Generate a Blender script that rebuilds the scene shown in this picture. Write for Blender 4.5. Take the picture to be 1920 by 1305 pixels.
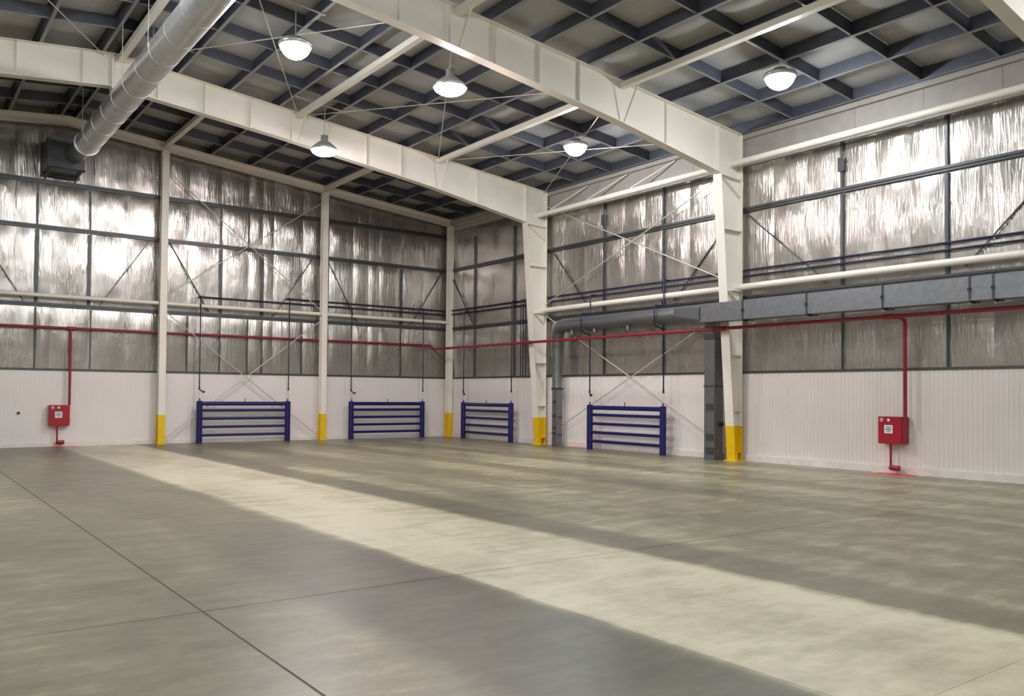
import bpy, math, random
from mathutils import Vector, Matrix

random.seed(7)
for o in list(bpy.data.objects): bpy.data.objects.remove(o)
scene = bpy.context.scene
COL = scene.collection

# ------------------------------------------------------------------ camera
cam_d = bpy.data.cameras.new('camera'); cam = bpy.data.objects.new('camera', cam_d); COL.objects.link(cam)
CPOS = Vector((-18.82865, -29.71605, 1.74044))
FW = Vector((0.59772472, 0.80135699, 0.02349752)); RT = Vector((0.80142569, -0.59803108, 0.00870031)); UP = Vector((-0.0210243, -0.01363113, 0.99968604))
m = Matrix.Identity(4)
for i in range(3):
    m[i][0] = RT[i]; m[i][1] = UP[i]; m[i][2] = -FW[i]; m[i][3] = CPOS[i]
cam.matrix_world = m
cam_d.sensor_fit = 'HORIZONTAL'; cam_d.sensor_width = 36.0; cam_d.lens = 1585.893/1920*36
cam_d.shift_y = (702.586-652.5)/1920
cam_d.clip_start = 0.05; cam_d.clip_end = 300
scene.camera = cam

# ------------------------------------------------------------------ world and exposure
w = bpy.data.worlds.new('world'); scene.world = w; w.use_nodes = True
w.node_tree.nodes['Background'].inputs[0].default_value = (0.5, 0.55, 0.6, 1)
w.node_tree.nodes['Background'].inputs[1].default_value = 0.02
vs = scene.view_settings
vs.view_transform = 'Standard'; vs.look = 'None'; vs.gamma = 1.0; vs.use_curve_mapping = False
vs.exposure = 0.2
LAMP_LED = 172.0      # radiance of the round LED lamps
LAMP_HALIDE = 260.0   # radiance of the pinkish lamps

# ------------------------------------------------------------------ building constants (metres)
# corner of the two walls at the origin; back wall runs along -x (y=0), right wall along -y (x=0)
RIDGE = -14.3; WIDTH = 28.6; LENGTH = 38.4
F1, F2, F3 = -6.55, -14.97, -23.4          # steel frames
Z_W = 2.4; Z_B = 4.42; Z_A = 6.83; Z_C = 8.25
def roof(x): return 8.87 + 0.1*min(-x, WIDTH+x)

# ------------------------------------------------------------------ mesh helpers
class MB:
    def __init__(s): s.v = []; s.f = []; s.sm = []
    def add(s, vs_, fs, smooth=False):
        b = len(s.v); s.v += [tuple(q) for q in vs_]
        for f in fs: s.f.append(tuple(b+i for i in f)); s.sm.append(smooth)
        return s
    def box(s, x0, x1, y0, y1, z0, z1):
        return s.hexa([(x0,y0,z0),(x1,y0,z0),(x1,y1,z0),(x0,y1,z0),(x0,y0,z1),(x1,y0,z1),(x1,y1,z1),(x0,y1,z1)])
    def hexa(s, p):
        return s.add(p, [(0,3,2,1),(4,5,6,7),(0,1,5,4),(1,2,6,5),(2,3,7,6),(3,0,4,7)])
    def prism(s, pts, d):
        n = len(pts); d = Vector(d); a = [Vector(q) for q in pts]
        return s.add(a+[q+d for q in a], [tuple(range(n))[::-1], tuple(range(n, 2*n))]+[(i,(i+1)%n,n+(i+1)%n,n+i) for i in range(n)])
    def bar(s, a, b, w_, h_, up=(0,0,1)):
        a = Vector(a); b = Vector(b); t = (b-a).normalized(); u = Vector(up); r = t.cross(u).normalized(); u = r.cross(t)
        p = []
        for q in (a, b):
            for i, j in ((-1,-1),(1,-1),(1,1),(-1,1)): p.append(q+r*(w_/2*i)+u*(h_/2*j))
        return s.hexa(p)
    def tube(s, pts, r, n=10, caps=True, radii=None):
        P = [Vector(q) for q in pts]; k = len(P)
        t0 = (P[1]-P[0]).normalized(); u = t0.orthogonal().normalized(); rings = []
        pt = t0
        for i in range(k):
            a = (P[i]-P[i-1]).normalized() if i else (P[1]-P[0]).normalized()
            c = (P[i+1]-P[i]).normalized() if i < k-1 else a
            t = (a+c).normalized()
            q = pt.rotation_difference(t); u = (q @ u); u = (u-t*u.dot(t)).normalized(); pt = t
            v = t.cross(u); mit = 1/max(0.5, t.dot(a)); ax = (c-a)
            rr = radii[i] if radii else r
            ring = []
            for j in range(n):
                an = 2*math.pi*j/n; d = u*math.cos(an)+v*math.sin(an)
                if ax.length > 1e-4:
                    e = ax.normalized(); d = d+e*(d.dot(e))*(mit-1)
                ring.append(P[i]+d*rr)
            rings.append(ring)
        vv = [q for ring in rings for q in ring]; ff = []
        for i in range(k-1):
            for j in range(n): ff.append((i*n+j, i*n+(j+1)%n, (i+1)*n+(j+1)%n, (i+1)*n+j))
        s.add(vv, ff, True)
        if caps: s.add(rings[0], [tuple(range(n))[::-1]]); s.add(rings[-1], [tuple(range(n))])
        return s
    def lathe(s, c, prof, n=20):
        vv = []; ff = []
        for r, z in prof:
            for j in range(n): an = 2*math.pi*j/n; vv.append((c[0]+r*math.cos(an), c[1]+r*math.sin(an), c[2]+z))
        for i in range(len(prof)-1):
            for j in range(n): ff.append((i*n+j, i*n+(j+1)%n, (i+1)*n+(j+1)%n, (i+1)*n+j))
        return s.add(vv, ff, True)
    def mesh(s, name, mat, off=(0,0,0)):
        me = bpy.data.meshes.new(name); o = Vector(off)
        me.from_pydata([tuple(Vector(q)-o) for q in s.v], [], s.f)
        me.polygons.foreach_set('use_smooth', s.sm); me.materials.append(mat); me.update()
        return me

def link(name, data, parent=None, loc=(0,0,0)):
    o = bpy.data.objects.new(name, data); COL.objects.link(o); o.location = loc
    if parent: o.parent = parent
    return o
ROOT = {}
def thing(name, label, cat, loc, group=None):
    o = link(name, None, None, loc); o.empty_display_size = 0.2; ROOT[o.name] = Vector(loc); tag(o, label, cat, group); return o
def tag(o, label, cat, group=None):
    o['label'] = label; o['category'] = cat
    if group: o['group'] = group
    return o
def part(name, mb, mat, parent, label=None):
    off = ROOT.get(parent.name, Vector((0,0,0)))
    o = link(name, mb.mesh(name, mat, off), parent); ROOT[o.name] = off
    if label: o['label'] = label
    return o
def single(name, mb, mat, label, cat, loc, group=None):
    o = link(name, mb.mesh(name, mat, loc), None, loc); return tag(o, label, cat, group)
def struct(name, mb, mat, label=None):
    o = link(name, mb.mesh(name, mat)); o['kind'] = 'structure'; ROOT[o.name] = Vector((0,0,0))
    if label: o['label'] = label; o['category'] = name.split('_')[0]
    return o
def piece(name, me, parent, loc=(0,0,0)):
    return link(name, me, parent, loc)

# ------------------------------------------------------------------ materials
def M(name, col, rough=0.5, metal=0.0, var=0.0, scale=6.0, bump=0.0, bscale=40.0, coords='Object', spec=0.5):
    mt = bpy.data.materials.new(name); mt.use_nodes = True; nt = mt.node_tree; b = nt.nodes['Principled BSDF']
    b.inputs['Base Color'].default_value = (*col, 1); b.inputs['Roughness'].default_value = rough; b.inputs['Metallic'].default_value = metal
    b.inputs['Specular IOR Level'].default_value = spec
    g = nt.nodes.new('ShaderNodeNewGeometry')
    if var:
        n = nt.nodes.new('ShaderNodeTexNoise'); n.inputs['Scale'].default_value = scale; n.inputs['Detail'].default_value = 5
        nt.links.new(g.outputs['Position'], n.inputs['Vector'])
        r = nt.nodes.new('ShaderNodeMapRange'); r.inputs['From Min'].default_value = 0.3; r.inputs['From Max'].default_value = 0.7
        r.inputs['To Min'].default_value = 1-var; r.inputs['To Max'].default_value = 1+var
        nt.links.new(n.outputs['Fac'], r.inputs['Value'])
        h = nt.nodes.new('ShaderNodeVectorMath'); h.operation = 'SCALE'; h.inputs[0].default_value = col
        nt.links.new(r.outputs['Result'], h.inputs['Scale']); nt.links.new(h.outputs['Vector'], b.inputs['Base Color'])
    if bump:
        n = nt.nodes.new('ShaderNodeTexNoise'); n.inputs['Scale'].default_value = bscale; n.inputs['Detail'].default_value = 3
        nt.links.new(g.outputs['Position'], n.inputs['Vector'])
        k = nt.nodes.new('ShaderNodeBump'); k.inputs['Strength'].default_value = bump; k.inputs['Distance'].default_value = 0.01
        nt.links.new(n.outputs['Fac'], k.inputs['Height']); nt.links.new(k.outputs['Normal'], b.inputs['Normal'])
    return mt
def foil_mat(name, axis, col, rough, metal, strength):
    """crinkled foil: vertical wrinkles, stronger in patches"""
    mt = bpy.data.materials.new(name); mt.use_nodes = True; nt = mt.node_tree; b = nt.nodes['Principled BSDF']; L = nt.links.new
    b.inputs['Metallic'].default_value = metal
    g = nt.nodes.new('ShaderNodeNewGeometry')
    def mapped(sc):
        mp = nt.nodes.new('ShaderNodeMapping'); mp.inputs['Scale'].default_value = sc; L(g.outputs['Position'], mp.inputs['Vector']); return mp
    def noise(vec, sc, det, dist=0.0):
        n = nt.nodes.new('ShaderNodeTexNoise'); n.inputs['Scale'].default_value = sc; n.inputs['Detail'].default_value = det
        n.inputs['Distortion'].default_value = dist; L(vec.outputs['Vector'], n.inputs['Vector']); return n
    def mth(op, a, c):
        q = nt.nodes.new('ShaderNodeMath'); q.operation = op
        for i, e in enumerate((a, c)):
            if isinstance(e, (int, float)): q.inputs[i].default_value = e
            else: L(e, q.inputs[i])
        return q.outputs[0]
    A = {'x': ((4.5,1,0.6), (13,1,1.1), (0.9,1,0.8)), 'y': ((1,4.5,0.6), (1,13,1.1), (1,0.9,0.8)), 'r': ((1.5,1.5,1.5), (6,6,6), (0.7,0.7,0.7))}[axis]
    n1 = noise(mapped(A[0]), 1.0, 3, 0.8); n2 = noise(mapped(A[1]), 1.0, 1, 0.25); n3 = noise(mapped(A[2]), 1.0, 2)
    patch = nt.nodes.new('ShaderNodeMapRange'); patch.inputs['From Min'].default_value = 0.38; patch.inputs['From Max'].default_value = 0.66
    patch.inputs['To Min'].default_value = 0.25; patch.inputs['To Max'].default_value = 1.0; L(n3.outputs['Fac'], patch.inputs['Value'])
    rd = mth('POWER', mth('SUBTRACT', 1.0, mth('ABSOLUTE', mth('MULTIPLY', mth('SUBTRACT', n2.outputs['Fac'], 0.5), 4.0), 0.0)), 5.0)
    h = mth('MULTIPLY', mth('ADD', mth('MULTIPLY', n1.outputs['Fac'], 0.7), mth('MULTIPLY', rd, 0.13)), patch.outputs['Result'])
    k = nt.nodes.new('ShaderNodeBump'); k.inputs['Strength'].default_value = strength; k.inputs['Distance'].default_value = 0.06
    L(h, k.inputs['Height']); L(k.outputs['Normal'], b.inputs['Normal'])
    rr = nt.nodes.new('ShaderNodeMapRange'); rr.inputs['To Min'].default_value = rough*0.8; rr.inputs['To Max'].default_value = rough*1.25
    L(n3.outputs['Fac'], rr.inputs['Value']); L(rr.outputs['Result'], b.inputs['Roughness'])
    sc = nt.nodes.new('ShaderNodeMapRange'); sc.inputs['To Min'].default_value = 0.85; sc.inputs['To Max'].default_value = 1.12
    L(n1.outputs['Fac'], sc.inputs['Value'])
    v = nt.nodes.new('ShaderNodeVectorMath'); v.operation = 'SCALE'; v.inputs[0].default_value = col; L(sc.outputs['Result'], v.inputs['Scale'])
    L(v.outputs['Vector'], b.inputs['Base Color'])
    return mt
def floor_mat():
    mt = bpy.data.materials.new('concrete_floor'); mt.use_nodes = True; nt = mt.node_tree; b = nt.nodes['Principled BSDF']; L = nt.links.new
    g = nt.nodes.new('ShaderNodeNewGeometry'); sep = nt.nodes.new('ShaderNodeSeparateXYZ'); L(g.outputs['Position'], sep.inputs[0])
    def noise(scale, det, vec=None, rough=0.55):
        n = nt.nodes.new('ShaderNodeTexNoise'); n.inputs['Scale'].default_value = scale; n.inputs['Detail'].default_value = det
        n.inputs['Roughness'].default_value = rough; L(vec or g.outputs['Position'], n.inputs['Vector']); return n.outputs['Fac']
    def mth(op, a, c):
        q = nt.nodes.new('ShaderNodeMath'); q.operation = op
        for i, e in enumerate((a, c)):
            if isinstance(e, (int, float)): q.inputs[i].default_value = e
            else: L(e, q.inputs[i])
        return q.outputs[0]
    # trowelled lanes: tone changes from lane to lane, with ragged edges
    wob = mth('MULTIPLY', mth('SUBTRACT', noise(1.1, 3), 0.5), 0.20)
    xx = mth('ADD', sep.outputs['X'], wob)
    u = mth('DIVIDE', mth('ADD', xx, 28.6), 28.6)
    cr = nt.nodes.new('ShaderNodeValToRGB'); cr.color_ramp.interpolation = 'LINEAR'
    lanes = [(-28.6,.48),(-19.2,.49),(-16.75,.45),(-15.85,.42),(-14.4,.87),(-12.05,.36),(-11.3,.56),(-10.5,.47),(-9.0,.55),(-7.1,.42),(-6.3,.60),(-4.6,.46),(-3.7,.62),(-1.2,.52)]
    els = cr.color_ramp.elements; els[0].position = 0; els[0].color = (lanes[0][1],)*3+(1,); els[1].position = 1; els[1].color = (.52,.52,.52,1)
    prev = lanes[0][1]
    for x, t in lanes[1:]:
        p = (x+28.6)/28.6
        e = els.new(p-0.0035); e.color = (prev,)*3+(1,)
        e = els.new(p+0.0035); e.color = (t,)*3+(1,); prev = t
    L(u, cr.inputs['Fac'])
    # darker sealed patch of one lane
    def step(v, a, b_):
        r = nt.nodes.new('ShaderNodeMapRange'); r.interpolation_type = 'SMOOTHSTEP'; r.inputs['From Min'].default_value = a; r.inputs['From Max'].default_value = b_
        L(v, r.inputs['Value']); return r.outputs['Result']
    yw = mth('ADD', sep.outputs['Y'], mth('MULTIPLY', wob, 4.0))
    stain = mth('MULTIPLY', mth('MULTIPLY', step(xx, -16.1, -15.7), step(xx, -14.3, -14.45)), step(yw, -18.0, -22.8))
    mp = nt.nodes.new('ShaderNodeMapping'); mp.inputs['Scale'].default_value = (1.0, 0.35, 1.0); L(g.outputs['Position'], mp.inputs['Vector'])
    mp2 = nt.nodes.new('ShaderNodeMapping'); mp2.inputs['Scale'].default_value = (1.0, 2.6, 1.0); L(g.outputs['Position'], mp2.inputs['Vector'])
    big = noise(0.55, 4, mp.outputs['Vector'], 0.6); mid = noise(1.3, 6, mp2.outputs['Vector'], 0.68); fine = noise(7, 4)
    t = mth('ADD', mth('SUBTRACT', cr.outputs['Color'], mth('MULTIPLY', stain, 0.30)), mth('MULTIPLY', mth('SUBTRACT', big, 0.5), 0.85))
    t = mth('ADD', t, mth('MULTIPLY', mth('SUBTRACT', mid, 0.5), 0.72))
    t = mth('ADD', t, mth('MULTIPLY', mth('SUBTRACT', fine, 0.5), 0.22))
    tone = nt.nodes.new('ShaderNodeValToRGB'); te = tone.color_ramp.elements
    te[0].position = 0.05; te[0].color = (0.070, 0.065, 0.042, 1); te[1].position = 0.95; te[1].color = (0.56, 0.505, 0.36, 1)
    for pos, c in ((0.30, (0.122, 0.113, 0.072)), (0.52, (0.20, 0.181, 0.110)), (0.72, (0.36, 0.325, 0.208))):
        e = te.new(pos); e.color = (*c, 1)
    L(t, tone.inputs['Fac']); L(tone.outputs['Color'], b.inputs['Base Color'])
    rg = nt.nodes.new('ShaderNodeMapRange'); rg.inputs['From Min'].default_value = 0.2; rg.inputs['From Max'].default_value = 0.9
    rg.inputs['To Min'].default_value = 0.33; rg.inputs['To Max'].default_value = 0.43; L(big, rg.inputs['Value']); L(rg.outputs['Result'], b.inputs['Roughness'])
    b.inputs['Specular IOR Level'].default_value = 0.5
    k = nt.nodes.new('ShaderNodeBump'); k.inputs['Strength'].default_value = 0.04; k.inputs['Distance'].default_value = 0.01
    L(noise(3, 2), k.inputs['Height']); L(k.outputs['Normal'], b.inputs['Normal'])
    return mt
def emit_mat(name, col, s):
    mt = bpy.data.materials.new(name); mt.use_nodes = True; nt = mt.node_tree; nt.nodes.remove(nt.nodes['Principled BSDF'])
    e = nt.nodes.new('ShaderNodeEmission'); e.inputs[0].default_value = (*col, 1); e.inputs[1].default_value = s
    nt.links.new(e.outputs[0], nt.nodes['Material Output'].inputs[0]); return mt

m_white = M('white_steel_paint', (0.80, 0.76, 0.67), 0.42, var=0.04, scale=1.5)
m_panel = M('white_wall_sheet', (0.78, 0.73, 0.695), 0.38, var=0.03, scale=0.8)
m_kerb = M('painted_kerb', (0.74, 0.70, 0.66), 0.6, var=0.08, scale=5, bump=0.2, bscale=20)
m_foil_x = foil_mat('foil_back', 'x', (0.46, 0.435, 0.40), 0.25, 0.82, 0.65)
m_foil_y = foil_mat('foil_side', 'y', (0.46, 0.435, 0.40), 0.25, 0.82, 0.65)
m_foil_r = foil_mat('foil_roof', 'r', (0.47, 0.47, 0.47), 0.65, 0.12, 0.35)
m_band = M('vinyl_band', (0.37, 0.34, 0.31), 0.5, var=0.08, scale=3, bump=0.4, bscale=6)
m_galv = M('galvanised_sheet', (0.22, 0.232, 0.245), 0.40, 0.8, var=0.10, scale=9)
m_girt = M('galvanised_girt', (0.085, 0.09, 0.095), 0.42, 0.6, var=0.08)
m_purlin = M('purlin_shaded', (0.115, 0.12, 0.15), 0.45, 0.6, var=0.1)  # galvanised webs: their dark reflections are put into the base colour
m_lip_lit = M('galvanised_lip_lit', (0.30, 0.30, 0.32), 0.5, 0.3)  # undersides lit from the floor: that light is put into the colour
m_deck = M('roof_deck', (0.12, 0.12, 0.13), 0.7)
m_back = M('wall_backing', (0.05, 0.05, 0.05), 0.8)
m_blue = M('blue_gloss_paint', (0.008, 0.006, 0.095), 0.3, var=0.1)
m_bluep = M('dark_blue_pipe_paint', (0.008, 0.008, 0.04), 0.4)
m_red = M('red_gloss_paint', (0.36, 0.010, 0.025), 0.32, var=0.06)
m_redp = M('red_pipe_paint', (0.26, 0.012, 0.028), 0.35)
m_redf = M('red_floor_paint', (0.55, 0.04, 0.05), 0.5, var=0.15, scale=12)
m_red_glow = M('red_glow_on_floor', (0.42, 0.16, 0.12), 0.5, var=0.3, scale=8)  # red glow beyond the floor strip, painted as a pinkish patch
m_yel = M('yellow_paint', (0.80, 0.52, 0.003), 0.4, var=0.05)
m_stick = M('white_sticker', (0.75, 0.8, 0.82), 0.5)
m_ink = M('sticker_ink', (0.18, 0.25, 0.32), 0.5)
m_black = M('black_rubber', (0.012, 0.012, 0.012), 0.6)
m_rod = M('bare_rod', (0.62, 0.58, 0.52), 0.4, 0.3)
m_spiral = M('spiral_duct_zinc', (0.72, 0.72, 0.73), 0.33, 0.85, var=0.08, scale=4)
m_lamp = M('lamp_housing', (0.5, 0.5, 0.5), 0.35, 0.6)
m_floor = floor_mat()
m_joint = M('joint_filler', (0.12, 0.10, 0.075), 0.7)
m_led = emit_mat('led_lens', (0.93, 0.97, 1.0), LAMP_LED)
m_hal = emit_mat('halide_lens', (1.0, 0.86, 0.88), LAMP_HALIDE)

# ================================================================== FLOOR
floor = struct('floor', MB().box(-WIDTH-.3, .3, -LENGTH-.3, .3, -0.3, -0.005), m_joint)
xs = [-28.6, -26.4, -24.0, -21.6, -19.2, -16.75, -14.35, -12.0, -9.6, -7.15, -4.75, -2.4, 0.0]
ys = [0, -1.1, -5.45, -9.8, -14.15, -18.5, -22.85, -27.2, -31.55, -35.9, -38.4]
for i in range(len(xs)-1):
    gl = 0.010 if xs[i] == -16.75 else 0.003
    gr = 0.010 if xs[i+1] == -16.75 else 0.003
    for j in range(len(ys)-1):
        g = 0.006 if ys[j] in (-22.85,) else 0.002; g2 = 0.006 if ys[j+1] in (-22.85,) else 0.002
        mb = MB().box(xs[i]+gl, xs[i+1]-gr, ys[j+1]+g2, ys[j]-g, -0.005, 0.0)
        c = ((xs[i]+xs[i+1])/2, (ys[j]+ys[j+1])/2, 0)
        piece('concrete_slab', mb.mesh('concrete_slab', m_floor, c), floor, c)

# ================================================================== WALLS
def wob(a, b, s):  # cheap smooth noise
    return math.sin(a*1.7+s)*math.sin(b*2.3+s*1.3)+0.5*math.sin(a*4.1+b*1.9+s*2.1)
def foil_panel(parent, mat, axis, a0, a1, z0, ztop0, ztop1):
    """foil sheet from a0 to a1 along the wall; top edge runs ztop0 -> ztop1; bulges into the room (-y or -x)"""
    wd = abs(a1-a0); nx = max(4, int(wd/0.11)); nz = 12
    s = random.uniform(0, 40); amp = random.uniform(0.035, 0.065); vv = []; ff = []
    ph = [random.uniform(0, 6.28) for _ in range(4)]; fr = [random.uniform(5, 9), random.uniform(11, 17)]
    fan = random.choice((0, 0, 1)); fx = random.uniform(0.2, 0.8)
    for j in range(nz+1):
        v = j/nz
        for i in range(nx+1):
            u = i/nx; a = a0+(a1-a0)*u; zt = ztop0+(ztop1-ztop0)*u; z = z0+(zt-z0)*v
            e = (math.sin(math.pi*u)*math.sin(math.pi*v**1.7))**0.6 if 0 < u < 1 and 0 < v < 1 else 0
            top = 0.35+0.65*v
            uu = u+(0.35*(u-fx)*(1-v) if fan else 0.05*math.sin(3*v+s))
            d = e*(amp+0.010*top*math.sin(fr[0]*uu*wd*1.2+ph[0]+1.4*v)+0.005*top*math.sin(fr[1]*uu*wd*1.2+ph[1]-2*v)+0.010*wob(a, z, s))
            vv.append((a, -0.004-d, z) if axis == 'x' else (-0.004-d, a, z))
    for j in range(nz):
        for i in range(nx):
            q = (j*(nx+1)+i, j*(nx+1)+i+1, (j+1)*(nx+1)+i+1, (j+1)*(nx+1)+i)
            ff.append(q if (axis == 'x') == (a1 > a0) else q[::-1])
    c = ((a0+a1)/2, 0, z0) if axis == 'x' else (0, (a0+a1)/2, z0)
    piece('foil_panel', MB().add(vv, ff, True).mesh('foil_panel', mat, c), parent, c)

def sheet_mesh(wd, axis, z0, z1, dep=0.010):
    """ribbed white cladding sheet, profile along the wall"""
    nr = max(2, round(wd/0.104)); pit = wd/nr; prof = []
    for k in range(nr):
        b = k*pit-wd/2
        prof += [(b, 0.012), (b+0.010, 0.012+dep), (b+pit-0.020, 0.012+dep), (b+pit-0.010, 0.012)]
    prof.append((wd/2, 0.012))
    vv = []; ff = []
    for a, d in prof:
        for z in (z0, z1): vv.append((a, -d, z) if axis == 'x' else (-d, a, z))
    for i in range(len(prof)-1):
        q = (2*i, 2*i+2, 2*i+3, 2*i+1); ff.append(q if axis == 'x' else q[::-1])
    return MB().add(vv, ff).mesh('wall_sheet', m_panel)

# ---- back wall (y = 0)
wb = MB(); wb.prism([(0.25,0.06,-0.3),(-WIDTH-.25,0.06,-0.3),(-WIDTH-.25,0.06,9.25),(RIDGE,0.06,10.7),(0.25,0.06,9.25)], (0,0.2,0))
wall_back = struct('wall_back', wb, m_back)
seam = [0.0,-1.24,-2.24,-3.22,-3.69,-4.35,-5.33,-5.7,-6.4,-7.5,-7.92,-8.43,-9.4,-10.5,-11.4,-12.45,-13.57,-14.65,-15.05,-15.7,-16.8]
back_far = [-16.8,-17.9,-19.0,-20.1,-21.2,-22.9,-24.5,-26.1,-27.4,-28.6]
for lst in (seam, back_far):
    for a0, a1 in zip(lst[:-1], lst[1:]):
        for z0, z1 in ((Z_W, Z_B), (Z_B, Z_A), (Z_A, Z_C)): foil_panel(wall_back, m_foil_x, 'x', a1, a0, z0, z1, z1)
        foil_panel(wall_back, m_foil_x, 'x', a1, a0, Z_C, roof(a1)+0.33, roof(a0)+0.33)
sm = sheet_mesh(WIDTH/28, 'x', 0.12, Z_W, 0.003)
for k in range(28): piece('wall_sheet', sm, wall_back, (-WIDTH/28*(k+0.5), 0, 0))
for z in (Z_B, Z_A, Z_C):
    for a, b in ((0,-5.7),(-5.7,-11.4),(-11.4,-17.1),(-17.1,-22.8),(-22.8,-28.6)):
        g = MB(); x0, x1 = b+0.02, a-0.02
        g.box(x0, x1, -0.10, -0.05, z-0.01, z+0.01).box(x0, x1, -0.105, -0.09, z-0.01, z+0.05).box(x0, x1, -0.07, -0.045, z-0.07, z+0.01)
        part('girt', g, m_girt, wall_back)
part('cap_strip', MB().box(-WIDTH, 0, -0.05, -0.004, Z_W-0.03, Z_W+0.03), m_girt, wall_back)
for x in (-15.05,-13.57,-9.4,-7.92,-2.24):
    part('stud', MB().box(x-0.05, x+0.05, -0.06, -0.012, Z_B+0.02, Z_A-0.1), m_girt, wall_back)
for x in (-9.4,-8.43,-13.57,-15.05): 
    part('stud', MB().box(x-0.02, x+0.02, -0.06, -0.012, Z_A+0.02, Z_C-0.1), m_girt, wall_back)
for x in (-15.05,-13.5,-10.5,-9.4,-8.43,-7.9,-6.4,-2.24):
    part('stud', MB().box(x-0.018, x+0.018, -0.05, -0.012, Z_W+0.03, Z_B-0.1), m_girt, wall_back)
for xa, xb in ((-11.75,-13.25),(-11.15,-9.8),(-6.0,-7.5),(-5.45,-4.2),(-0.35,-1.8),(-16.8,-15.4)):
    part('strap', MB().bar((xa,-0.075,6.78), (xb,-0.075,4.5), 0.02, 0.045, (0,1,0)), m_girt, wall_back)

# ---- right wall (x = 0)
wall_right = struct('wall_right', MB().box(0.06, 0.26, -LENGTH-.25, 0.25, -0.3, 9.25), m_back)
side = [0,-1.1,-2.02,-3.3,-4.63,-5.6,-6.55,-7.5,-8.5,-9.5,-10.4,-11.3,-12.1,-13.1,-14.1,-14.97,-16.0,-17.0,-18.0,-18.85,-19.7,-20.54,-21.5,-22.5,-23.4]
side_far = [-23.4,-24.8,-26.2,-27.6,-29.0,-30.4,-31.8,-33.2,-34.6,-36,-37.2,-38.4]
for lst in (side, side_far):
    for a0, a1 in zip(lst[:-1], lst[1:]):
        zt = 8.45 if a0 > F1+0.1 else 8.05
        for z0, z1 in ((Z_W, Z_B), (Z_B, Z_A), (Z_A, zt)): foil_panel(wall_right, m_foil_y, 'y', a1, a0, z0, z1, z1)
sm = sheet_mesh(LENGTH/37, 'y', 0.17, Z_W)
for k in range(37): piece('wall_sheet', sm, wall_right, (0, -LENGTH/37*(k+0.5), 0))
SB = [0, F1, F2, F3, -31.8, -LENGTH]
for z in (Z_B, Z_A):
    for a, b in zip(SB[:-1], SB[1:]):
        g = MB(); y0, y1 = b+0.02, a-0.02
        g.box(-0.10, -0.05, y0, y1, z-0.01, z+0.01).box(-0.105, -0.09, y0, y1, z-0.01, z+0.05).box(-0.07, -0.045, y0, y1, z-0.07, z+0.01)
        part('girt', g, m_girt, wall_right)
part('cap_strip', MB().box(-0.05, -0.004, -LENGTH, 0, Z_W-0.03, Z_W+0.03), m_girt, wall_right)
for y in (-2.02,-4.63,-9.5,-12.1,-18.0,-20.54):
    for z0, z1, hw in ((Z_W+0.03, Z_B-0.1, 0.014), (Z_B+0.02, Z_A-0.1, 0.035), (Z_A+0.02, 8.02, 0.03)):
        part('stud', MB().box(-0.07, -0.012, y-hw, y+hw, z0, z1), m_girt, wall_right)
for y in (-18.0, -9.5):
    part('cleat', MB().box(-0.11, -0.07, y-0.08, y+0.08, 7.28, 7.62), m_girt, wall_right)
for ya, yb, za, zb in ((-0.35,-1.95,6.6,4.55),(-7.0,-8.75,6.65,4.7),(-14.5,-12.55,6.5,4.55),(-15.2,-17.6,6.68,4.6),(-23.0,-20.95,6.7,4.6)):
    part('strap', MB().bar((-0.075,ya,za), (-0.075,yb,zb), 0.02, 0.04, (1,0,0)), m_girt, wall_right)
for a, b in zip(SB[:-1], SB[1:]):
    z0 = 8.43 if a == 0 else 8.03
    n = 5; 
    for k in range(n):
        y0 = a+(b-a)*k/n; y1 = a+(b-a)*(k+1)/n
        part('vinyl_band', MB().box(-0.045, -0.01, y1+0.004, y0-0.004, z0, 8.74), m_band, wall_right)
part('eave_beam', MB().box(-0.16, -0.02, -LENGTH, -0.05, 8.74, 8.86), m_band, wall_right)
part('eave_seal', MB().tube([(-0.12,-0.2,8.89),(-0.12,-LENGTH,8.89)], 0.03, 8), m_purlin, wall_right)

# ---- left and front walls (behind the photographer)
wall_left = struct('wall_left', MB().box(-WIDTH-.26, -WIDTH-.06, -LENGTH-.25, 0.25, -0.3, 9.25), m_back)
part('wall_sheet', MB().box(-WIDTH-.06, -WIDTH+.02, -LENGTH, 0, 0, Z_W), m_panel, wall_left)
part('foil_panel', MB().box(-WIDTH-.06, -WIDTH, -LENGTH, 0, Z_W, 8.9), m_foil_y, wall_left)
wf = MB(); wf.prism([(0.25,-LENGTH-.26,-0.3),(-WIDTH-.25,-LENGTH-.26,-0.3),(-WIDTH-.25,-LENGTH-.26,9.3),(RIDGE,-LENGTH-.26,10.75),(0.25,-LENGTH-.26,9.3)], (0,0.2,0))
wall_front = struct('wall_front', wf, m_back)
part('wall_sheet', MB().box(-WIDTH, 0, -LENGTH-.06, -LENGTH+.02, 0, Z_W), m_panel, wall_front)
part('foil_panel', MB().prism([(0,-LENGTH,Z_W),(-WIDTH,-LENGTH,Z_W),(-WIDTH,-LENGTH,8.9),(RIDGE,-LENGTH,10.4),(0,-LENGTH,8.9)], (0,-0.05,0)), m_foil_x, wall_front)

struct('baseboard_right', MB().box(-0.07, 0.05, -LENGTH, -0.0, 0, 0.17), m_kerb)
struct('baseboard_back', MB().box(-WIDTH, 0.0, -0.06, 0.05, 0, 0.12), m_kerb)

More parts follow.
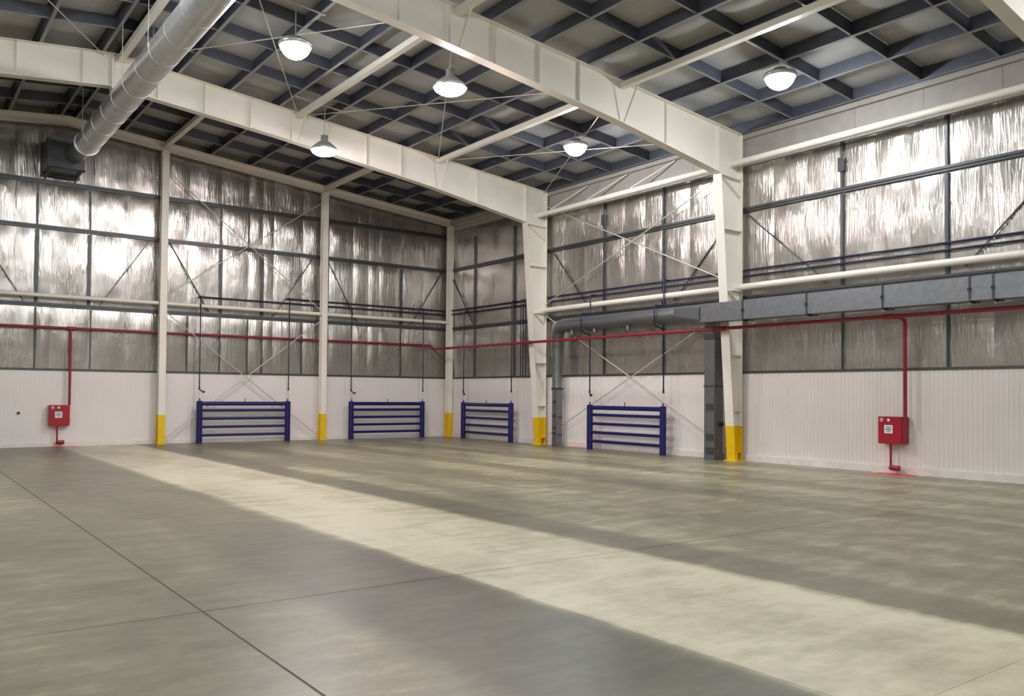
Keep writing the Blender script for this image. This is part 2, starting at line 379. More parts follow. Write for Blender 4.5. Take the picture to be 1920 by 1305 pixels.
# ================================================================== CEILING
def slope_pts(z_off, x0, x1): return (x0, roof(x0)+z_off), (x1, roof(x1)+z_off)
cb = MB()
cb.prism([(0.3, 0.3, roof(0)+0.40), (RIDGE, 0.3, 10.3+0.43), (-WIDTH-.3, 0.3, roof(0)+0.40), (-WIDTH-.3, 0.3, roof(0)+0.55), (RIDGE, 0.3, 10.3+0.58), (0.3, 0.3, roof(0)+0.55)], (0, -LENGTH-0.6, 0))
ceiling = struct('ceiling', cb, m_deck)
PX = [-0.15-1.39*k for k in range(11)]               # purlins of the right slope
TIES = []
for a, b, n in ((0,F1,4),(F1,F2,5),(F2,F3,5),(F3,-31.8,5),(-31.8,-LENGTH,4)):
    TIES += [a+(b-a)*k/n for k in range(n)]
TIES.append(-LENGTH)
def cell(x0, x1, y0, y1, mb):
    """sagging foil pillow between two purlins and two bridging bars"""
    n = 6; vv = []; ff = []; sg = random.uniform(0.05, 0.09)
    for j in range(n+1):
        for i in range(n+1):
            u = i/n; v = j/n; x = x0+(x1-x0)*u; y = y0+(y1-y0)*v
            e = (math.sin(math.pi*u)*math.sin(math.pi*v))**0.5 if 0 < u < 1 and 0 < v < 1 else 0
            vv.append((x, y, roof(x)+0.335-sg*e))
    for j in range(n):
        for i in range(n): ff.append((j*(n+1)+i, (j+1)*(n+1)+i, (j+1)*(n+1)+i+1, j*(n+1)+i+1))
    mb.add(vv, ff, True)
rest = MB()
edges = [0.0]+PX[1:]+[RIDGE]+[-WIDTH-x for x in PX[::-1][:-1]]+[-WIDTH]
for i in range(len(edges)-1):
    for j in range(len(TIES)-1):
        x0, x1 = edges[i+1], edges[i]; y0, y1 = TIES[j+1], TIES[j]
        if x0 > -18.8 and y0 > -25.2:
            mb = MB(); cell(x0, x1, y0, y1, mb); c = ((x0+x1)/2, (y0+y1)/2, roof((x0+x1)/2)+0.2)
            piece('insulation_panel', mb.mesh('insulation_panel', m_foil_r, c), ceiling, c)
        else: cell(x0, x1, y0, y1, rest)
ro = part('insulation_sheets', rest, m_foil_r, ceiling); ro['kind'] = 'stuff'
for k, x in enumerate(PX+[-WIDTH-q for q in PX]):
    z = roof(x); s = 1 if x > RIDGE else -1
    p = MB().box(x-0.008, x+0.008, -LENGTH, 0, z+0.005, z+0.33).box(min(x, x+0.06*s), max(x, x+0.06*s), -LENGTH, 0, z+0.315, z+0.33)
    p = part('purlin', p, m_purlin, ceiling)
    part('purlin_lip', MB().box(min(x, x-0.075*s), max(x, x-0.075*s), -LENGTH, 0, z+0.003, z+0.016), m_lip_lit, p)  # lower flange in a lighter tone, floor light painted into its colour
for y in TIES[1:-1]:
    if min(abs(y-f) for f in (F1, F2, F3, -31.8)) < 0.05: continue
    p = MB().prism([(-0.1, y-0.01, roof(-0.1)+0.04), (RIDGE, y-0.01, 10.3+0.04), (-WIDTH+.1, y-0.01, roof(-0.1)+0.04), (-WIDTH+.1, y-0.01, roof(-0.1)+0.32), (RIDGE, y-0.01, 10.3+0.32), (-0.1, y-0.01, roof(-0.1)+0.32)], (0, 0.02, 0))
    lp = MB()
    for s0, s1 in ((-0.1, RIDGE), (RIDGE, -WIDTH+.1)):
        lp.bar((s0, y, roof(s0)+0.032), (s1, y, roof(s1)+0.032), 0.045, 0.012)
    p = part('bridging_bar', p, m_purlin, ceiling); part('bridging_lip', lp, m_lip_lit, p)  # lip lightened the same way, with painted floor light

# ================================================================== STEEL FRAMES
def xin(z): return -0.45-0.60*z/7.65           # inner face of the tapered column
def column(y, label):
    t = thing('steel_column', label, 'column', (-0.35, y, 0), 'tapered steel columns along the foil wall')
    hw = 0.14
    def seg(z0, z1, mat, nm):
        a, b = xin(z0), xin(z1)
        part('inner_flange'+nm, MB().hexa([(a,y-hw,z0),(a+.022,y-hw,z0),(a+.022,y+hw,z0),(a,y+hw,z0),(b,y-hw,z1),(b+.022,y-hw,z1),(b+.022,y+hw,z1),(b,y+hw,z1)]), mat, t)
        part('outer_flange'+nm, MB().box(-0.18, -0.16, y-hw, y+hw, z0, z1), mat, t)
        part('web'+nm, MB().hexa([(a+.022,y-.008,z0),(-.18,y-.008,z0),(-.18,y+.008,z0),(a+.022,y+.008,z0),(b+.022,y-.008,z1),(-.18,y-.008,z1),(-.18,y+.008,z1),(b+.022,y+.008,z1)]), mat, t)
    seg(0.03, 0.95, m_yel, '_foot'); seg(0.95, 7.65, m_white, '')
    for o in t.children:
        if o.name.split('.')[0].endswith('_foot'): o['label'] = 'yellow painted lower end'
    part('base_plate', MB().box(xin(0)-0.06, -0.12, y-hw-0.06, y+hw+0.06, 0, 0.03), m_yel, t)
    # yellow foot bracket in front of the web
    part('foot_bracket', MB().box(xin(0.2)+0.06, -0.18, y-hw-0.03, y-0.008, 0.235, 0.26).box(-0.20, -0.18, y-hw-0.03, y-.01, 0.03, 0.235).box(xin(0.1)+.05, xin(0.1)+.07, y-hw-0.03, y-.01, 0.03, 0.235), m_yel, t)
    for z, sc in ((1.36, 0.95), (2.85, 0.95), (6.22, 0.9)):
        part('stiffener', MB().box(xin(z)+0.024, -0.18, y-hw+0.005, y-0.008, z-0.012, z+0.012), m_white, t)
        part('stiffener', MB().box(xin(z)+0.024, -0.18, y+0.008, y+hw-0.005, z-0.012, z+0.012), m_white, t)
    for sy in (-1, 1):
        b = MB(); z = 4.585; ya, yb = y+sy*0.008, y+sy*0.20
        b.box(-0.62, -0.2, min(ya,yb), max(ya,yb), z-0.012, z+0.012)
        b.prism([(-0.66, ya, z-0.012), (-0.24, ya, z-0.012), (-0.24, ya, z-0.34)], (0, sy*0.10, 0))
        part('tube_seat', b, m_white, t)
        g = MB(); z = 7.92
        g.prism([(-0.95, ya, 7.65), (-0.2, ya, 7.65), (-0.2, ya, 7.18)], (0, sy*0.012, 0)).bar((-0.95, y+sy*.06, 7.62), (-0.2, y+sy*.06, 7.15), 0.10, 0.015, (1,0,1))
        part('gusset', g, m_white, t)
    # diagonal stay plates between the web stiffeners
    part('knee_block', MB().box(-0.18, -0.16, y-hw, y+hw, 7.65, 8.86), m_white, t)
    part('cap_plate', MB().hexa([(xin(7.65),y-hw,7.65),(-.16,y-hw,7.60),(-.16,y+hw,7.60),(xin(7.65),y+hw,7.65),(xin(7.65),y-hw,7.697),(-.16,y-hw,7.608),(-.16,y+hw,7.608),(xin(7.65),y+hw,7.697)]), m_white, t)
    return t
column(F1, 'tapered white steel column with yellow foot standing between the two right wall radiators')
column(F2, 'tapered white steel column with yellow foot standing against the grey vertical duct box')
column(F3, 'tapered white steel column with yellow foot standing beyond the red hose cabinet')

DEPTH = [(-0.16,1.28),(-1.05,1.28),(-4.8,1.02),(-7.0,0.95),(-10.0,0.87),(RIDGE,0.86)]
def depth(x):
    x = max(x, -WIDTH-x)
    for (xa, da), (xb, db) in zip(DEPTH[:-1], DEPTH[1:]):
        if xb <= x <= xa: return da+(db-da)*(x-xa)/(xb-xa)
    return 1.28
def rafter(y, label):
    t = thing('steel_rafter', label, 'beam', (RIDGE, y, 9.4), 'white portal frame rafters')
    hw = 0.13; X = [q[0] for q in DEPTH]; X[0] = -0.185; X = X+[-WIDTH-q for q in X[::-1][1:]]
    tf = MB(); bf = MB(); wb_ = MB()
    for a, b in zip(X[:-1], X[1:]):
        za, zb = roof(a)-0.002, roof(b)-0.002; da, db = roof(a)-depth(a), roof(b)-depth(b)
        tf.hexa([(a,y-hw,za-.02),(b,y-hw,zb-.02),(b,y+hw,zb-.02),(a,y+hw,za-.02),(a,y-hw,za),(b,y-hw,zb),(b,y+hw,zb),(a,y+hw,za)])
        if True:
            bf.hexa([(a,y-hw,da),(b,y-hw,db),(b,y+hw,db),(a,y+hw,da),(a,y-hw,da+.022),(b,y-hw,db+.022),(b,y+hw,db+.022),(a,y+hw,da+.022)])
        wb_.hexa([(a,y-.008,da+.022),(b,y-.008,db+.022),(b,y+.008,db+.022),(a,y+.008,da+.022),(a,y-.008,za-.02),(b,y-.008,zb-.02),(b,y+.008,zb-.02),(a,y+.008,za-.02)])
    part('top_flange', tf, m_white, t); part('bottom_flange', bf, m_white, t); part('web', wb_, m_white, t)
    xs_ = [-1.07,-3.1,-6.0,-7.19,-8.4,-9.55,-10.75,-12.0,-13.2,-14.98,-16.4,-17.6,-18.8,-20,-22.6,-25.5]
    for x in xs_:
        for sy in (-1, 1):
            ya, yb = sorted((y+sy*0.008, y+sy*(hw-0.04)))
            part('stiffener', MB().box(x-.008, x+.008, ya, yb, roof(x)-depth(x)+.022, roof(x)-.022), m_white, t)
    part('splice_plate', MB().box(RIDGE-0.02, RIDGE+0.02, y-hw-.02, y+hw+.02, 10.3-0.92, 10.3-0.02), m_white, t)
    for x in (-4.6, -9.35, -19.25, -24.0):
        for sy in (-1, 1):
            part('flange_brace', MB().bar((x, y+sy*0.10, roof(x)-depth(x)+0.04), (x, y+sy*0.62, roof(x)-0.10), 0.05, 0.012, (1,0,0)), m_white, t)
    return t
rafter(F1, 'white gable rafter crossing under the round spiral duct, carrying a pinkish lamp beside it')
rafter(F2, 'white gable rafter meeting the column beside the grey vertical duct box')
rafter(F3, 'white gable rafter on the column beyond the red hose cabinet')

# end wall columns and edge beam
def end_col(x, label, y0=-0.48, y1=-0.26, hw=0.11):
    t = thing('end_wall_column', label, 'column', (x, (y0+y1)/2, 0), 'slim white wall columns')
    top = roof(x)-0.27
    for nm, z0, z1, mt in (('_foot', 0, 0.97, m_yel), ('', 0.97, top, m_white)):
        part('flange'+nm, MB().box(x-hw, x+hw, y0, y0+0.016, z0, z1), mt, t)
        part('flange'+nm, MB().box(x-hw, x+hw, y1-0.016, y1, z0, z1), mt, t)
        part('web'+nm, MB().box(x-.008, x+.008, y0+.016, y1-.016, z0, z1), mt, t)
    part('base_plate', MB().box(x-hw-.03, x+hw+.03, y0-.03, y1+.03, -0.0, 0.02), m_yel, t)
end_col(-0.16, 'slim white column with yellow foot in the corner of the two foil walls')
end_col(-5.7, 'slim white column with yellow foot standing between the two back wall radiators')
end_col(-11.4, 'slim white column with yellow foot between the red hose cabinet and a blue radiator')
end_col(-17.1, 'slim white column with yellow foot beyond the hose cabinet on the back wall')
eb = MB()
for a, b in ((-0.03, RIDGE), (RIDGE, -WIDTH+.03)):
    for z0, z1, ya, yb in ((-0.27, -0.25, -0.48, -0.26), (-0.02, -0.002, -0.48, -0.26), (-0.25, -0.02, -0.33, -0.31)):
        eb.hexa([(a,ya,roof(a)+z0),(b,ya,roof(b)+z0),(b,yb,roof(b)+z0),(a,yb,roof(a)+z0),(a,ya,roof(a)+z1),(b,ya,roof(b)+z1),(b,yb,roof(b)+z1),(a,yb,roof(a)+z1)])
single('end_wall_rafter', eb, m_white, 'white sloping edge beam along the top of the back foil wall', 'beam', (RIDGE, -0.37, 10.0))

# roof struts along y
def strut(x, ya, yb, label, group=None):
    z = roof(x)-0.10
    single('roof_strut', MB().box(x-0.075, x+0.075, yb, ya, z-0.07, z+0.07), m_white, label, 'strut', (x, (ya+yb)/2, z), group)
strut(-5.7, -0.34, F1+0.02, 'white roof strut running to the column between the back wall radiators')
strut(-11.4, -0.34, F1+0.02, 'white roof strut running to the back wall column nearest the duct end')
strut(-4.6, F1-0.02, F2+0.02, 'white roof strut beside the round lamp near the eave, between the middle rafters')
strut(-9.35, F1-0.02, F2+0.02, 'white roof strut between the two pinkish lamps')
strut(-14.12, F1-0.02, F2+0.02, 'white ridge strut beside the spiral duct')
strut(-4.6, F2-0.02, F3+0.02, 'white roof strut above the red hose cabinet bay')
strut(-9.35, F2-0.02, F3+0.02, 'white roof strut in the near bay, further from the eave')
strut(-14.12, F2-0.02, F3+0.02, 'white ridge strut in the near bay over the spiral duct')
strut(-19.25, F1-0.02, F2+0.02, 'white roof strut on the far slope beyond the spiral duct')

# round white strut tubes
def stube(name, a, b, r, label):
    c = (Vector(a)+Vector(b))/2; d = (Vector(b)-Vector(a)).normalized()
    t = thing(name, label, 'tube', c)
    part('tube', MB().tube([a, b], r, 14), m_white, t)
    for q, s in ((a, 1), (b, -1)):
        q = Vector(q); part('end_plate', MB().bar(q, q+d*s*0.02, r*2.4, r*2.4), m_white, t)
stube('strut_tube', (-0.3,F1-0.01,4.69), (-0.3,F2+0.01,4.69), 0.085, 'white horizontal tube low between the two columns beside the round duct')
stube('strut_tube', (-0.3,F2-0.01,4.69), (-0.3,F3+0.01,4.69), 0.085, 'white horizontal tube just above the rectangular duct')
stube('strut_tube', (-0.5,F1-0.01,8.02), (-0.5,F2+0.01,8.02), 0.085, 'white horizontal tube under the eave above the crossed wall rods')
stube('strut_tube', (-0.5,F2-0.01,8.02), (-0.5,F3+0.01,8.02), 0.085, 'white horizontal tube under the eave above the hose cabinet bay')
stube('strut_tube', (-0.17,-0.33,4.67), (-5.69,-0.33,4.67), 0.062, 'white tube on back wall between corner column and next column')
stube('strut_tube', (-5.71,-0.33,4.67), (-11.39,-0.33,4.67), 0.062, 'white tube on back wall over the crossed white rods')
stube('strut_tube', (-11.41,-0.33,4.67), (-17.09,-0.33,4.67), 0.062, 'white tube on back wall above the red hose cabinet')

# bracing rods
def rod(a, b, label, group, r=0.014, mat=None):
    c = (Vector(a)+Vector(b))/2
    single('brace_rod', MB().tube([a, b], r, 6), mat or m_rod, label, 'rod', c, group)
lb = 'thin white crossed bracing rod on the back wall around the left blue radiator'
rod((-11.29,-0.275,4.4), (-5.81,-0.275,0.15), 'white rod of the lower cross on back wall, falling towards the middle column foot', 'wall bracing rods', 0.017)
rod((-5.81,-0.310,4.4), (-11.29,-0.310,0.15), 'white rod of the lower cross on back wall, falling towards the cabinet side column foot', 'wall bracing rods', 0.017)
rod((-11.29,-0.275,9.1), (-5.81,-0.275,4.85), 'rod of the upper cross on the back foil wall, falling towards the middle column', 'wall bracing rods', 0.017)
rod((-5.81,-0.310,8.8), (-11.29,-0.310,4.95), 'rod of the upper cross on the back foil wall, falling towards the cabinet side column', 'wall bracing rods', 0.017)
rod((-0.195,F1-0.16,4.5), (-0.195,F2+0.16,0.25), 'white rod of the lower right wall cross, falling towards the grey duct box', 'wall bracing rods', 0.02)
rod((-0.235,F2+0.16,4.2), (-0.235,F1-0.16,0.25), 'white rod of the lower right wall cross, rising towards the grey duct box', 'wall bracing rods', 0.017)
rod((-0.195,F1-0.16,8.35), (-0.195,F2+0.16,4.85), 'white rod of the upper right wall cross, falling towards the rectangular duct', 'wall bracing rods', 0.02)
rod((-0.235,F2+0.16,8.0), (-0.235,F1-0.16,4.9), 'white rod of the upper right wall cross, rising towards the rectangular duct', 'wall bracing rods', 0.017)
for k, (ya, yb) in enumerate(((-7.25,-8.75),(-9.1,-10.6),(-11.1,-12.6))):
    rod((-0.46,ya,8.13), (-0.1,yb,8.72), ('first', 'second', 'third')[k]+' short diagonal eave stay counted from the farther tapered column', 'eave stays', 0.022, m_white)
XN = [(-0.15,-4.6,'nearest the right wall eave'), (-4.6,-9.35,'between eave lamps and pinkish lamps'), (-9.35,-14.1,'between the pinkish lamps and spiral duct'), (-14.5,-19.25,'on the slope beyond the spiral duct')]
for xa, xb, tx in XN:
    for s, (p, q) in enumerate(((F1-0.02, F2+0.02), (F2+0.02, F1-0.02))):
        zz = -0.06-0.03*s
        rod((xa+(-.1 if xa > -1 else 0), p, roof(xa)+zz), (xb, q, roof(xb)+zz), 'thin roof bracing rod '+tx+(', ridge end on nearer rafter' if s == 0 else ', ridge end on farther rafter'), 'roof bracing rods', 0.013)

# ================================================================== HIGH BAY LAMPS
def lamp(kind, x, y, z, label, group):
    t = thing('high_bay_lamp', label, 'lamp', (x, y, z), group)
    if kind == 'led':
        r = 0.32
        part('lens', MB().lathe((x,y,z), [(0.0,-0.30),(r*.2,-0.294),(r*.38,-0.277),(r*.56,-0.249),(r*.70,-0.214),(r*.83,-0.167),(r*.92,-0.118),(r*.98,-0.06),(r,0.0)], 24), m_led, t, 'glowing white lens')
        part('housing', MB().lathe((x,y,z), [(r+.004,-0.05),(r+.02,-0.05),(r+.045,0.005),(r+.03,0.04),(0.17,0.07),(0.14,0.16),(0.05,0.18),(0.0,0.18)], 24), m_lamp, t)
    else:
        r = 0.36
        part('lens', MB().lathe((x,y,z), [(0.0,-0.15),(r*.38,-0.138),(r*.70,-0.105),(r*.92,-0.055),(r,0.0)], 24), m_hal, t, 'glowing pinkish lens')
        part('housing', MB().lathe((x,y,z), [(r+.002,-.005),(r+.025,0.0),(0.32,0.10),(0.18,0.22),(0.10,0.27),(0.10,0.42),(0.0,0.44)], 24), m_lamp, t)
        part('side_knob', MB().lathe((x-0.30,y-0.02,z-0.09), [(0,-.04),(.03,-.025),(.04,0),(.03,.025),(0,.04)], 10), m_lamp, t)
    top = roof(x)-0.02
    part('stem', MB().tube([(x,y,z+0.17), (x,y,top)], 0.012, 6), m_lamp, t)
    pp = sorted(PX+[-WIDTH-q for q in PX]); lo = max(q for q in pp if q < x); hi = min(q for q in pp if q >= x)
    part('mount_rail', MB().bar((lo-0.05,y,roof(lo-0.05)-0.008), (hi+0.05,y,roof(hi+0.05)-0.008), 0.05, 0.025), m_lamp, t)
lamp('led', -3.12, -18.42, 8.8, 'round white high bay lamp near the eave over the hose cabinet bay', 'high bay lamps')
lamp('led', -3.24, -11.72, 8.8, 'round white high bay lamp near the eave above the lone right wall radiator', 'high bay lamps')
lamp('led', -11.9, -12.6, 9.15, 'round white high bay lamp beside the spiral duct', 'high bay lamps')
lamp('hal', -9.05, -7.75, 8.5, 'pinkish bell lamp hanging beside the rafter closer to back wall', 'high bay lamps')
lamp('hal', -8.85, -13.95, 8.52, 'pinkish bell lamp hanging just past the nearer rafter', 'high bay lamps')
for x, y, z in ((-2.7,-26.5,9.0),(-11.9,-20.9,9.15),(-11.9,-29.3,9.15),(-17.0,-13.0,9.75),(-25.8,-11.2,9.0),(-19.5,-20.9,9.1),(-25.8,-18.1,9.0),(-19.5,-29.3,9.1),(-25.8,-26.5,9.0),(-5.5,-34.5,9.0),(-13.4,-35.5,9.3),(-23.5,-34.5,9.0)):
    lamp('led', x, y, z, 'round white high bay lamp over the open floor, away from both foil walls', 'high bay lamps over the open floor')

# ================================================================== SPIRAL DUCT
DX, DZ, DR = -14.2, 8.88, 0.33
t = thing('spiral_duct', 'long round galvanised spiral duct hung under the ridge', 'duct', (DX, -15, DZ))
yy = -2.9; k = 0
while yy > -31.5:
    y2 = yy-1.19; mb = MB().tube([(DX,yy,DZ),(DX,y2+0.01,DZ)], DR, 28, caps=False)
    part('duct_section', mb, m_spiral, t)
    part('joint_ring', MB().tube([(DX,y2+0.035,DZ),(DX,y2-0.015,DZ)], DR+0.005, 28), m_spiral, t)
    if k % 2 == 0 and min(abs(y2-f) for f in (F1, F2, F3)) > 0.2:
        for s in (-1, 1): part('hanger', MB().tube([(DX+s*(DR+.005), y2, DZ), (DX+s*(DR+.005), y2, roof(DX+s*DR)+0.03)], 0.008, 6), m_rod, t)
    yy = y2; k += 1
part('end_rim', MB().tube([(DX,-2.93,DZ),(DX,-2.86,DZ)], DR+0.025, 28), m_spiral, t)
part('neck', MB().tube([(DX,-2.86,DZ),(DX-0.08,-1.32,DZ+0.02)], 0.27, 24), m_galv, t)
t = thing('plenum_box', 'dark grey sheet metal plenum box on the back wall at the duct end', 'vent box', (-14.48, -0.7, 8.42))
part('box', MB().box(-14.98, -13.98, -1.3, -0.106, 8.44, 9.36), m_girt, t)
part('flange', MB().box(-15.03, -13.93, -0.2, -0.16, 8.39, 9.41), m_girt, t)
part('bottom_lip', MB().box(-15.0, -13.96, -1.33, -1.28, 8.41, 8.46), m_black, t)
for s in (-14.9, -14.06): part('bracket', MB().bar((s,-1.2,8.44), (s,-0.12,8.30), 0.04, 0.04), m_girt, t)

# ================================================================== RECTANGULAR DUCT ON THE RIGHT WALL
X0, X1, ZB, ZT = -1.30, -0.86, 3.71, 4.20
t = thing('supply_duct', 'long grey galvanised duct along the right wall, rectangular then round', 'duct', (-1.08, -18, ZB))
joints = [-14.6, -16.0, -17.85, -19.75, -21.6, -22.05, -23.9, -25.8, -27.7, -29.6, -31.5]
for a, b in zip(joints[:-1], joints[1:]):
    part('duct_section', MB().box(X0, X1, b+0.015, a-0.015, ZB, ZT), m_galv, t)
    part('joint_flange', MB().box(X0-0.022, X1+0.022, b-0.015, b+0.015, ZB-0.022, ZT+0.022), m_girt, t)
    part('clip', MB().box(X0-0.034, X0-0.02, b-0.03, b+0.03, ZB+0.2, ZB+0.26), m_black, t)
    part('foot_clip', MB().box(X0-0.01, X0+0.16, b-0.05, b-0.01, ZB-0.05, ZB-0.022), m_black, t)
# transition from the box to the round run close to the wall
RX, RZ, RR = -0.53, 4.07, 0.235
n = 16; ra = []; rb = []
for j in range(n):
    an = 2*math.pi*(j+0.5)/n; c, s = math.cos(an), math.sin(an); q = max(abs(c), abs(s))
    rb.append((-1.08+0.22*c/q, -14.585, 3.955+0.245*s/q)); ra.append((RX+RR*c, -13.15, RZ+RR*s))
part('transition', MB().add(ra+rb, [(j, (j+1)%n, n+(j+1)%n, n+j) for j in range(n)]), m_galv, t)
rp = [(RX,-13.16,RZ)]; rp += [(RX,-8.1+0.0,RZ)]
for k in range(1, 6):
    an = k*math.pi/10; rp.append((RX+0.10*k/5, -8.1+0.5*math.sin(an), RZ-0.5+0.5*math.cos(an)))
rp.append((RX+0.10, -7.62, 1.991))
part('round_run', MB().tube(rp, RR, 18, radii=[RR,RR,.228,.22,.21,.20,.185,.17]), m_galv, t)
for y in (-9.3, -10.9, -12.4): part('joint_ring', MB().tube([(RX,y,RZ),(RX,y-0.04,RZ)], RR+0.012, 18), m_galv, t)
for y in (-8.6, -9.7, -11.2):
    part('stub_outlet', MB().tube([(RX-0.1,y,RZ-0.2),(RX-0.1,y,RZ-0.33)], 0.06, 10), m_galv, t)
t = thing('duct_riser', 'grey vertical duct box on the floor beside the farther tapered column', 'duct', (-0.43, -7.6, 0))
part('casing', MB().box(-0.55, -0.29, -7.74, -7.50, 0.0, 1.97), m_galv, t)
part('collar', MB().box(-0.57, -0.27, -7.76, -7.48, 1.92, 1.99), m_girt, t)
for z in (0.45, 0.62, 1.02, 1.5): part('vent_grille', MB().box(-0.56, -0.55, -7.70, -7.54, z-0.05, z+0.05), m_girt, t)
for z in (0.4, 0.98): part('clamp', MB().box(-0.50, -0.32, -7.755, -7.74, z-0.03, z+0.03), m_girt, t)
t = thing('duct_riser', 'grey vertical duct box on the floor beside the nearer tapered column', 'duct', (-0.4, -14.36, 0))
part('casing', MB().box(-0.62, -0.27, -14.55, -14.18, 0.0, 3.80), m_galv, t)
part('seam_rib', MB().box(-0.635, -0.26, -14.565, -14.165, 2.0, 2.04), m_girt, t)
part('seam_rib', MB().box(-0.635, -0.26, -14.565, -14.165, 3.3, 3.34), m_girt, t)
part('corner_edge', MB().box(-0.625, -0.61, -14.558, -14.545, 0.0, 3.80), m_girt, t)
for z in (0.25, 0.62, 1.45): part('vent_grille', MB().box(-0.64, -0.62, -14.50, -14.26, z-0.09, z+0.09), m_girt, t)
part('side_knob', MB().tube([(-0.38,-14.55,0.98),(-0.38,-14.61,0.98)], 0.07, 12), m_black, t)

# ================================================================== RADIATORS
def radiator(axis, c0, c1, off, label):
    """pipe register: two vertical headers, five horizontal pipes"""
    mid = (c0+c1)/2; loc = (mid, off, 0) if axis == 'x' else (off, mid, 0)
    P = (lambda a, d, z: (a, off+d, z)) if axis == 'x' else (lambda a, d, z: (off+d, a, z))
    t = thing('pipe_radiator', label, 'radiator', loc, 'blue pipe radiators')
    lo, hi = sorted((c0, c1)); r = 0.10
    for a in (lo+r, hi-r):
        h = part('header', MB().tube([P(a,0,0.0), P(a,0,1.42)], r, 16), m_blue, t)
        part('cap', MB().tube([P(a,0,1.42), P(a,0,1.435)], r*0.9, 16), m_blue, h)
        part('lug', MB().tube([P(a,0,1.435), P(a,0,1.52)], 0.022, 8), m_bluep, h)
    part('top_pipe', MB().tube([P(lo+r,0,1.345), P(hi-r,0,1.345)], 0.07, 14), m_blue, t)
    for z in (1.116, 0.834, 0.552, 0.27): part('pipe', MB().tube([P(lo+r,0,z), P(hi-r,0,z)], 0.049, 12), m_blue, t)
    part('air_vent', MB().tube([P(mid,0,1.41), P(mid,0,1.53)], 0.014, 8), m_bluep, t)
radiator('x', -10.27, -6.96, -0.43, 'blue pipe radiator on the back wall behind the crossed white rods')
radiator('x', -4.66, -1.35, -0.43, 'blue pipe radiator on the back wall between middle and corner columns')
radiator('y', -1.77, -5.10, -0.43, 'blue pipe radiator on the right wall between corner column and tapered column')
radiator('y', -9.18, -12.57, -0.43, 'blue pipe radiator on the right wall between the two grey duct boxes')

def drop(axis, a, off, main, z_top, hook, label, jog=False):
    P = (lambda u, d, z: (u, off+d, z)) if axis == 'x' else (lambda u, d, z: (off+d, u, z))
    loc = P(a, 0, 1.52)
    t = thing('radiator_drop_pipe', label, 'pipe', loc, 'dark blue drop pipes of the radiators')
    pts = [P(a,main-off-0.027,z_top), P(a,0.03,z_top), P(a,0,z_top-0.03)]
    if jog: pts += [P(a,0,4.42),P(a,-0.03,4.39),P(a,-0.37,4.37),P(a,-0.40,4.33),P(a,-0.40,3.82),P(a,-0.37,3.78),P(a,-0.03,3.70),P(a,0,3.66)]
    part('pipe', MB().tube(pts+[P(a,0,1.84)], 0.021, 8), m_bluep, t)
    part('tail', MB().tube([P(a,0,1.86),P(a,0,1.70),P(a,-0.43-off,1.523)], 0.010, 6), m_rod, t)
    part('union', MB().tube([P(a,0,1.82),P(a,0,1.90)], 0.032, 8), m_bluep, t)
    if hook:
        h = part('valve', MB().tube([P(a,0,1.84),P(a+0.05*hook,-0.03,1.78),P(a+0.13*hook,-0.05,1.74)], 0.022, 8), m_black, t)
        part('handle', MB().tube([P(a+0.10*hook,-0.05,1.72),P(a+0.16*hook,-0.05,1.76)], 0.034, 8), m_black, h)
dx = (-10.185, -7.045, -4.575, -1.435)
for x, hk, tx in zip(dx, (1,0,1,0), ('supply pipe with valve dropping to the radiator behind the crossed rods', 'plain pipe dropping to the radiator behind the crossed rods', 'supply pipe with valve dropping to the radiator left of the corner column', 'plain pipe dropping to the radiator left of the corner column')):
    drop('x', x, -0.43, -0.125, 5.0 if hk else 5.16, hk, 'dark blue '+tx)
for y, hk, jg, tx in ((-1.855,1,0,'valved pipe dropping to the right wall radiator beside the corner column'), (-5.015,0,0,'plain pipe dropping to the right wall radiator next to thin conduits'), (-9.265,1,1,'bent pipe with valve crossing the round duct'), (-12.485,0,1,'bent plain pipe crossing the round duct')):
    drop('y', y, -0.43, -0.125, 5.0 if hk else 5.16, -hk, 'dark blue '+tx, jg)
for z, xs0, tx in ((5.16, -7.045, 'upper'), (5.0, -10.185, 'lower')):
    single('heating_main', MB().tube([(xs0,-0.125,z),(-0.165,-0.125,z),(-0.125,-0.165,z),(-0.125,-31.5,z)], 0.026, 8), m_bluep, tx+' dark blue heating main running along both foil walls', 'pipe', (-0.21,-5,z))
for y, r, tx in ((-5.22,.018,'farthest from'),(-5.36,.022,'second closest to'),(-5.52,.022,'closest to')):
    single('conduit', MB().tube([(-0.176,y,2.42),(-0.176,y,5.22 if y < -5 else 4.96)], r, 8), m_bluep, 'thin dark vertical conduit, of three the one '+tx+' the farther tapered column', 'conduit', (-0.176,y,2.42), 'thin conduits by the column')
single('conduit_bracket', MB().box(-0.235,-0.199,-5.7,-5.05,4.30,4.34), m_bluep, 'dark bracket rail holding the thin conduits', 'bracket', (-0.18,-5.1,4.3))

# ================================================================== FIRE PIPES AND HOSE CABINETS
t = thing('fire_main', 'red fire main pipe running along both walls with two branches', 'pipe', (-0.9, -0.3, 3.55))
ARC = [(-1.02,-0.20,3.70),(-0.97,-0.21,3.68),(-0.94,-0.25,3.63),(-0.91,-0.30,3.57),(-0.89,-0.40,3.55)]
part('back_run', MB().tube([(-17.5,-0.20,3.70)]+ARC[:1], 0.042, 10), m_redp, t)
part('elbow', MB().tube(ARC, 0.052, 10), m_redp, t)
part('side_run', MB().tube([(-0.89,-0.40,3.55),(-0.87,-31.5,3.55)], 0.046, 12), m_redp, t)
for y in (F1, F2): part('coupling', MB().tube([(-0.875,y-0.14,3.55),(-0.875,y+0.14,3.55)], 0.065, 12), m_redp, t)
part('corner_stay', MB().tube([(-0.91,-0.30,3.55),(-0.25,-0.30,3.05)], 0.014, 6), m_girt, t)
